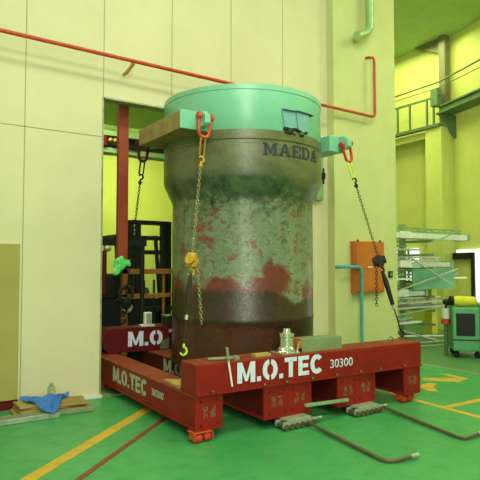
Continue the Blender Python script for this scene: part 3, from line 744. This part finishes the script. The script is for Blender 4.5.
# ================================================================ THROUGH THE OPENING
t = thing('hanging_post', 'vertical red-brown steel post hanging in the doorway with green plastic at its foot', 'post', (2.67, 6.86, 1.62))
obj('channel', box(NB(), 2.575, 2.71, 6.72, 6.80, 1.62, 4.62), paint('red_brown_steel', (158, 66, 32), (138, 54, 28), 6, 0.6), t, bevel=0.004)
bm = NB(); ball(bm, (2.60, 6.70, 1.61), 0.075, (1.1, 0.8, 1.2), 10); ball(bm, (2.55, 6.69, 1.52), 0.055, (0.9, 0.8, 1.4), 8); ball(bm, (2.69, 6.69, 1.61), 0.045, (1.3, 0.8, 0.8), 8)
for v in bm.verts: v.co += Vector((random.uniform(-.018, .018), random.uniform(-.018, .018), random.uniform(-.018, .018)))
tag(obj('plastic_bag', bm, M['greenbag']), 'bright green plastic bag wrapped round the foot of the hanging post', 'bag')
t = thing('crane_beam', 'pale green crane beam crossing the back room near the ceiling', 'beam', (4, 8.5, 3.3))
bm = NB(); box(bm, -1, 7.2, 8.45, 8.7, 3.70, 3.78); box(bm, -1, 7.2, 8.45, 8.7, 3.42, 3.50); obj('flange', bm, M['palegreen'], t)
obj('web', box(NB(), -1, 7.2, 8.55, 8.6, 3.50, 3.70), M['dark'], t)
bm = box(NB(), 2.2, 3.02, 8.40, 8.55, 3.51, 3.69); obj('trolley', bm, M['reddark'], t, bevel=0.01)
bm = NB()
for x in (3.08, 3.16): ball(bm, (x, 8.42, 3.62), 0.035, seg=10)
obj('knob', bm, M['hoist'], t, smooth=True)
obj('hook_arm', cyl(NB(), (3.1, 8.42, 3.55), (3.55, 8.42, 3.52), 0.025), M['dark'], t)
# dark wall bar and lamp at left of doorway
bm = NB(); box(bm, 2.4, 3.5, 7.9, 8.0, 1.88, 1.99); cyl(bm, (2.55, 7.95, 0), (2.55, 7.95, 1.9), 0.035); cyl(bm, (3.45, 7.95, 0), (3.45, 7.95, 1.9), 0.035)
t = tag(obj('dark_rail', bm, M['dark']), 'dark horizontal rail just inside the doorway on the left', 'rail')
bm = NB(); ball(bm, (2.84, 7.84, 1.83), 0.06, (1, 1, 0.8), 12); obj('lamp_head', bm, M['alu'], t, smooth=True)
bm = NB(); cyl(bm, (2.80, 7.86, 1.80), (2.80, 7.86, 1.15), 0.035); cyl(bm, (2.80, 7.86, 1.9), (2.80, 7.86, 1.8), 0.015)
obj('lamp_stem', bm, M['reddark'], t)
# orange-brown frame
t = thing('orange_rack_frame', 'orange-brown steel rack frame standing in front of the forklift', 'rack', (4.0, 8.05, 0))
obj('top_rail', box(NB(), 3.15, 4.9, 8.02, 8.09, 1.44, 1.52), M['frameor'], t, bevel=0.004)
obj('middle_rail', box(NB(), 3.15, 4.9, 8.02, 8.09, 1.06, 1.125), M['frameor'], t, bevel=0.004)
obj('bottom_rail', box(NB(), 3.15, 4.9, 8.02, 8.09, 0.25, 0.31), M['frameor'], t, bevel=0.004)
for x in (3.15, 4.82): obj('post', box(NB(), x, x + 0.09, 8.02, 8.09, 0, 1.52), M['frameor'], t, bevel=0.004)
for x in (3.47, 3.85, 4.3): obj('bar', box(NB(), x, x + 0.035, 8.04, 8.07, 0.31, 1.44), M['frameor'], t)
# forklift
t = thing('forklift', 'dark forklift with a tall mast seen through the doorway', 'forklift', (4.35, 10.4, 0))
for x in (3.82, 4.60):
    obj('mast_rail', box(NB(), x, x + 0.13, 9.5, 9.62, 0.05, 2.42), M['dark'], t, bevel=0.006)
for x in (3.97, 4.48): obj('inner_rail', box(NB(), x, x + 0.09, 9.42, 9.52, 0.05, 2.38), M['dark'], t, bevel=0.006)
bm = NB()
for z in (2.34, 2.05, 1.78, 0.35): obj('mast_crossbar', box(NB(), 3.9, 4.65, 9.44, 9.54, z, z + 0.08), M['dark'], t)
bm = NB(); box(bm, 3.85, 4.72, 9.33, 9.39, 0.3, 0.38); box(bm, 3.85, 4.72, 9.33, 9.39, 0.72, 0.8)
for x in (3.87, 4.08, 4.28, 4.48, 4.68): box(bm, x, x + 0.03, 9.33, 9.37, 0.3, 1.3)
obj('carriage', bm, M['black'], t)
for x in (4.0, 4.45):
    bm = NB(); box(bm, x, x + 0.12, 8.6, 9.33, 0.06, 0.10); box(bm, x, x + 0.12, 9.27, 9.33, 0.06, 0.8); obj('fork', bm, M['dark'], t)
bm = NB(); prism(bm, [(3.84, 9.7, 0.3), (3.84, 11.6, 0.3), (3.84, 11.7, 1.05), (3.84, 10.7, 1.1), (3.84, 10.4, 0.75), (3.84, 9.9, 0.75), (3.84, 9.7, 0.95)], (0.95, 0, 0)); obj('chassis', bm, M['dark'], t, bevel=0.03)
bm = NB()
for x in (3.86, 4.71):
    bar(bm, (x, 9.95, 0.8), (x, 10.2, 2.15), 0.06, 0.06); bar(bm, (x, 11.3, 1.0), (x, 11.3, 2.15), 0.06, 0.06)
    bar(bm, (x, 10.15, 2.15), (x, 11.35, 2.15), 0.06, 0.06)
for y in (10.2, 10.5, 10.8, 11.1, 11.35): bar(bm, (3.86, y, 2.15), (4.71, y, 2.15), 0.04, 0.04)
obj('overhead_guard', bm, M['dark'], t)
bm = NB(); box(bm, 4.05, 4.5, 10.6, 10.75, 1.1, 1.7); box(bm, 4.05, 4.5, 10.4, 10.8, 1.0, 1.14); obj('seat', bm, M['rackgreen'], t, bevel=0.03)
for x in (3.72, 4.72):
    for y in (9.75, 11.3):
        wh = obj('wheel', cyl(NB(), (x, y, 0.28), (x + 0.18, y, 0.28), 0.28, seg=24), M['black'], t, bevel=0.02)
        obj('hub', cyl(NB(), (x - 0.005, y, 0.28), (x + 0.185, y, 0.28), 0.13, seg=16), M['greybox'], wh)
# dark machine left of the forklift with a round dial
t = thing('dark_cabinet', 'dark low machine cabinet with a round pale dial behind the rear beam', 'machine', (3.1, 8.0, 0))
obj('housing', box(NB(), 2.35, 3.60, 8.14, 8.44, 0, 1.05), M['dark'], t, bevel=0.02)
obj('top', box(NB(), 2.6, 3.15, 8.15, 8.4, 1.05, 1.45), M['dark'], t, bevel=0.03)
bm = NB(); cyl(bm, (3.21, 7.96, 0.93), (3.21, 8.01, 0.93), 0.085, seg=24); obj('dial', bm, M['alu'], t)
bm = NB(); tube(bm, [(3.19 + 0.11 * math.cos(a * PI / 8), 7.97, 1.14 + 0.11 * math.sin(a * PI / 8)) for a in range(16)], 0.03, 8, True)
obj('coiled_hose', bm, M['strap'], t, smooth=True)

# ================================================================ SIDE HALL
# cantilever rack with scaffold pieces
RK = thing('cantilever_rack', 'pale green cantilever rack holding long metal frames in the side hall', 'rack', (9.0, 7.9, 0))
for x in (8.7, 9.9):
    obj('upright', box(NB(), x, x + 0.09, 8.15, 8.27, 0, 2.5), M['palegreen'], RK)
    obj('foot', box(NB(), x - 0.01, x + 0.1, 7.4, 8.35, 0, 0.08), M['palegreen'], RK)
levels = [0.32, 0.62, 0.92, 1.22, 1.52, 1.82, 2.12]
for z in levels:
    for x in (8.7, 9.9): obj('arm', box(NB(), x + 0.02, x + 0.07, 7.35, 8.16, z - 0.05, z), M['palegreen'], RK)
def ladder(x0, x1, y0, y1, z, h, dz, m, label, flat=True, rung=0.26):
    t = thing('scaffold_ladder', label, 'ladder', ((x0 + x1) / 2, (y0 + y1) / 2, z), 'long metal frames on the rack')
    for y in (y0, y1):
        bm = NB(); bar(bm, (x0, y, z + h / 2), (x1, y, z + h / 2 + dz), h, 0.035); obj('side_rail', bm, m, t)
    k = int((x1 - x0) / rung)
    for i in range(k + 1):
        f = i / k; x = x0 + 0.03 + (x1 - x0 - 0.06) * f; obj('rung', cyl(NB(), (x, y0, z + h / 2 + dz * f), (x, y1, z + h / 2 + dz * f), 0.014, seg=8), m, t)
def truss(x0, x1, y, z, h, m, label):
    t = thing('lattice_girder', label, 'girder', ((x0 + x1) / 2, y, z), 'long metal frames on the rack')
    bm = NB(); bar(bm, (x0, y, z + 0.02), (x1, y, z + 0.02), 0.04, 0.04); obj('bottom_chord', bm, m, t)
    bm = NB(); bar(bm, (x0, y, z + h), (x1, y, z + h), 0.03, 0.03); obj('top_chord', bm, m, t)
    bm = NB(); k = max(2, int((x1 - x0) / 0.45))
    for i in range(k):
        a = x0 + (x1 - x0) * i / k; b = x0 + (x1 - x0) * (i + 1) / k; mid_ = (a + b) / 2
        bar(bm, (a, y, z + 0.02), (mid_, y, z + h), 0.018, 0.018); bar(bm, (mid_, y, z + h), (b, y, z + 0.02), 0.018, 0.018)
    obj('lacing', bm, m, t)
A1, A2, A3 = M['alu'], M['palegreen'], M['white']
spec = [(8.0, 9.5, 0.33), (8.2, 10.6, 0.63), (7.9, 9.7, 0.93), (8.1, 11.1, 1.23), (8.0, 10.6, 1.53), (8.1, 9.6, 1.84), (8.0, 11.25, 2.14)]
names = ['lowest', 'second lowest', 'third lowest', 'middle', 'third highest', 'second highest', 'topmost']
for i, (x0, x1, z) in enumerate(spec):
    if i in (2, 4, 6):
        t = thing('scaffold_plank', '%s pale metal plank on the cantilever rack' % names[i], 'plank', ((x0 + x1) / 2, 7.6, z), 'long metal frames on the rack')
        obj('deck', box(NB(), x0, x1, 7.42, 7.78, z, z + 0.115), M['white'] if i == 6 else A1, t, bevel=0.01)
        obj('end_cap', box(NB(), x1, x1 + 0.06, 7.40, 7.80, z - 0.01, z + 0.13), A2, t)
        obj('hook', box(NB(), x0 + 0.9, x0 + 1.25, 7.405, 7.42, z + 0.0, z + 0.14), A3, t)
    else: ladder(x0, x1, 7.42, 7.80, z, 0.12, 0.0, [A3, A1, A1][i % 3], '%s rung frame lying on the cantilever rack, front side' % names[i])
    ladder(x0 + 0.2, x1 - 0.3, 7.90, 8.10, z, 0.10, 0.0, [A2, A1, A1][i % 3], '%s rung frame lying on the cantilever rack, rear side' % names[i])
    truss(x0 - 0.1, x1 - 0.15, 7.50 + 0.1 * (i % 3), z + 0.125, 0.12 if i % 2 else 0.09, [A2, A1, A2][i % 3], '%s lattice girder on the cantilever rack' % names[i])
obj('sheet_panel', box(NB(), 9.2, 10.6, 7.34, 7.37, 1.06, 1.50), M['mach'], RK)
# loose pipes leaning and sticking out
pp = [((8.2, 7.30, 0.95), (10.6, 7.25, 1.5), A1), ((8.3, 7.28, 0.55), (10.4, 7.2, 0.72), A2), ((8.9, 7.2, 1.75), (10.3, 7.2, 1.15), A1), ((8.0, 7.25, 0.2), (9.9, 6.9, 0.12), A3), ((8.1, 7.1, 0.05), (10.2, 6.7, 0.05), A1), ((7.9, 6.9, 0.04), (9.2, 6.5, 0.04), A2), ((9.6, 7.3, 2.0), (10.7, 7.3, 2.32), A2), ((8.0, 7.0, 0.42), (9.4, 6.9, 0.05), A1)]
lb = ['long pipe sloping upward across the rack front', 'pipe lying low across the rack front', 'pipe slanting downward across the middle of the rack', 'white pipe resting near the rack foot', 'long pipe on the floor before the rack', 'shortest green pipe on the floor before the rack', 'pipe slanting up to the topmost rack frame', 'pipe propped with one end on the floor by the rack']
for (a, b, m), l_ in zip(pp, lb):
    tag(obj('metal_pipe', cyl(NB(), a, b, 0.018, seg=8), m, smooth=True), l_, 'pipe', 'loose pipes at the rack')
# green machine on castors
t = thing('green_machine', 'green machine cabinet on castors with a dark grille, at right edge', 'machine', (8.7, 5.7, 0))
TM = Matrix.Translation((8.16, 5.70, 0)) @ Matrix.Rotation(R(-48), 4, 'Z')
obj('housing', box(NB(), 0, 0.44, 0, 0.65, 0.12, 0.86, TM), M['mach'], t, bevel=0.02)
obj('grille', box(NB(), 0.06, 0.36, -0.012, 0.0, 0.38, 0.76, TM), M['dark'], t, bevel=0.004)
obj('groove', box(NB(), 0.0, 0.44, -0.006, 0.0, 0.30, 0.32, TM), M['dark'], t)
bm = NB()
for k in range(9): box(bm, 0.07, 0.35, -0.018, -0.012, 0.40 + k * 0.04, 0.41 + k * 0.04, TM)
obj('slat', bm, M['black'], t)
obj('side_cabinet', box(NB(), 0.445, 1.0, -0.03, 0.62, 0.10, 0.92, TM), paint('pale_machine_green', (110, 184, 140), (96, 168, 126), 5, 0.4), t, bevel=0.02)
for x, y in ((0.07, 0.08), (0.40, 0.08), (0.07, 0.58), (0.9, 0.08), (0.9, 0.54)):
    p = TM @ Vector((x, y, 0)); cw = obj('castor', cyl(NB(), (p.x - 0.02, p.y, 0.05), (p.x + 0.02, p.y, 0.05), 0.05, seg=16), M['black'], t)
    obj('fork', box(NB(), p.x - 0.03, p.x + 0.03, p.y - 0.02, p.y + 0.02, 0.07, 0.125), M['dark'], cw)
t = thing('yellow_roll', 'yellow rolled cloth with a dark end lying on the green machine', 'roll', TM @ Vector((0.25, 0.2, 0.86)))
a, b = TM @ Vector((0.03, 0.14, 0.96)), TM @ Vector((0.42, 0.22, 0.95))
obj('cloth', tube(NB(), [a, a.lerp(b, .25), a.lerp(b, .6), a.lerp(b, .9), b], [0.075, 0.095, 0.085, 0.085, 0.04], 14), M['yel'], t, smooth=True)
obj('end_cap', cyl(NB(), a - (b - a).normalized() * 0.05, a, 0.085, seg=16), M['dark'], t)
t = thing('canister', 'white and red canister beside the green machine', 'canister', (8.33, 5.95, 0.0))
# stand and canister
obj('stand', box(NB(), 8.30, 8.36, 5.92, 5.98, 0, 0.55), M['rackgreen'], t, bevel=0.01)
obj('red_band', cyl(NB(), (8.33, 5.95, 0.55), (8.33, 5.95, 0.64), 0.075, seg=20), M['shred'], t, smooth=True)
obj('body', cyl(NB(), (8.33, 5.95, 0.64), (8.33, 5.95, 0.82), 0.065, seg=20), M['white'], t, smooth=True)
obj('handle_knob', ball(NB(), (8.33, 5.92, 0.93), 0.07, (1.2, 1, .9), 12), M['dark'], t, smooth=True)
obj('neck', cyl(NB(), (8.33, 5.95, 0.82), (8.33, 5.93, 0.9), 0.02), M['dark'], t)
bm = NB(); box(bm, 10.55, 10.75, 7.9, 8.1, 0.0, 1.0); prism(bm, [(10.55, 7.9, 1.0), (10.75, 7.9, 1.0), (10.70, 7.9, 1.55), (10.62, 7.9, 1.55)], (0, 0.15, 0))
tag(obj('yellow_stand', bm, M['yel']), 'yellow upright stand behind the rack by the bright doorway', 'stand')
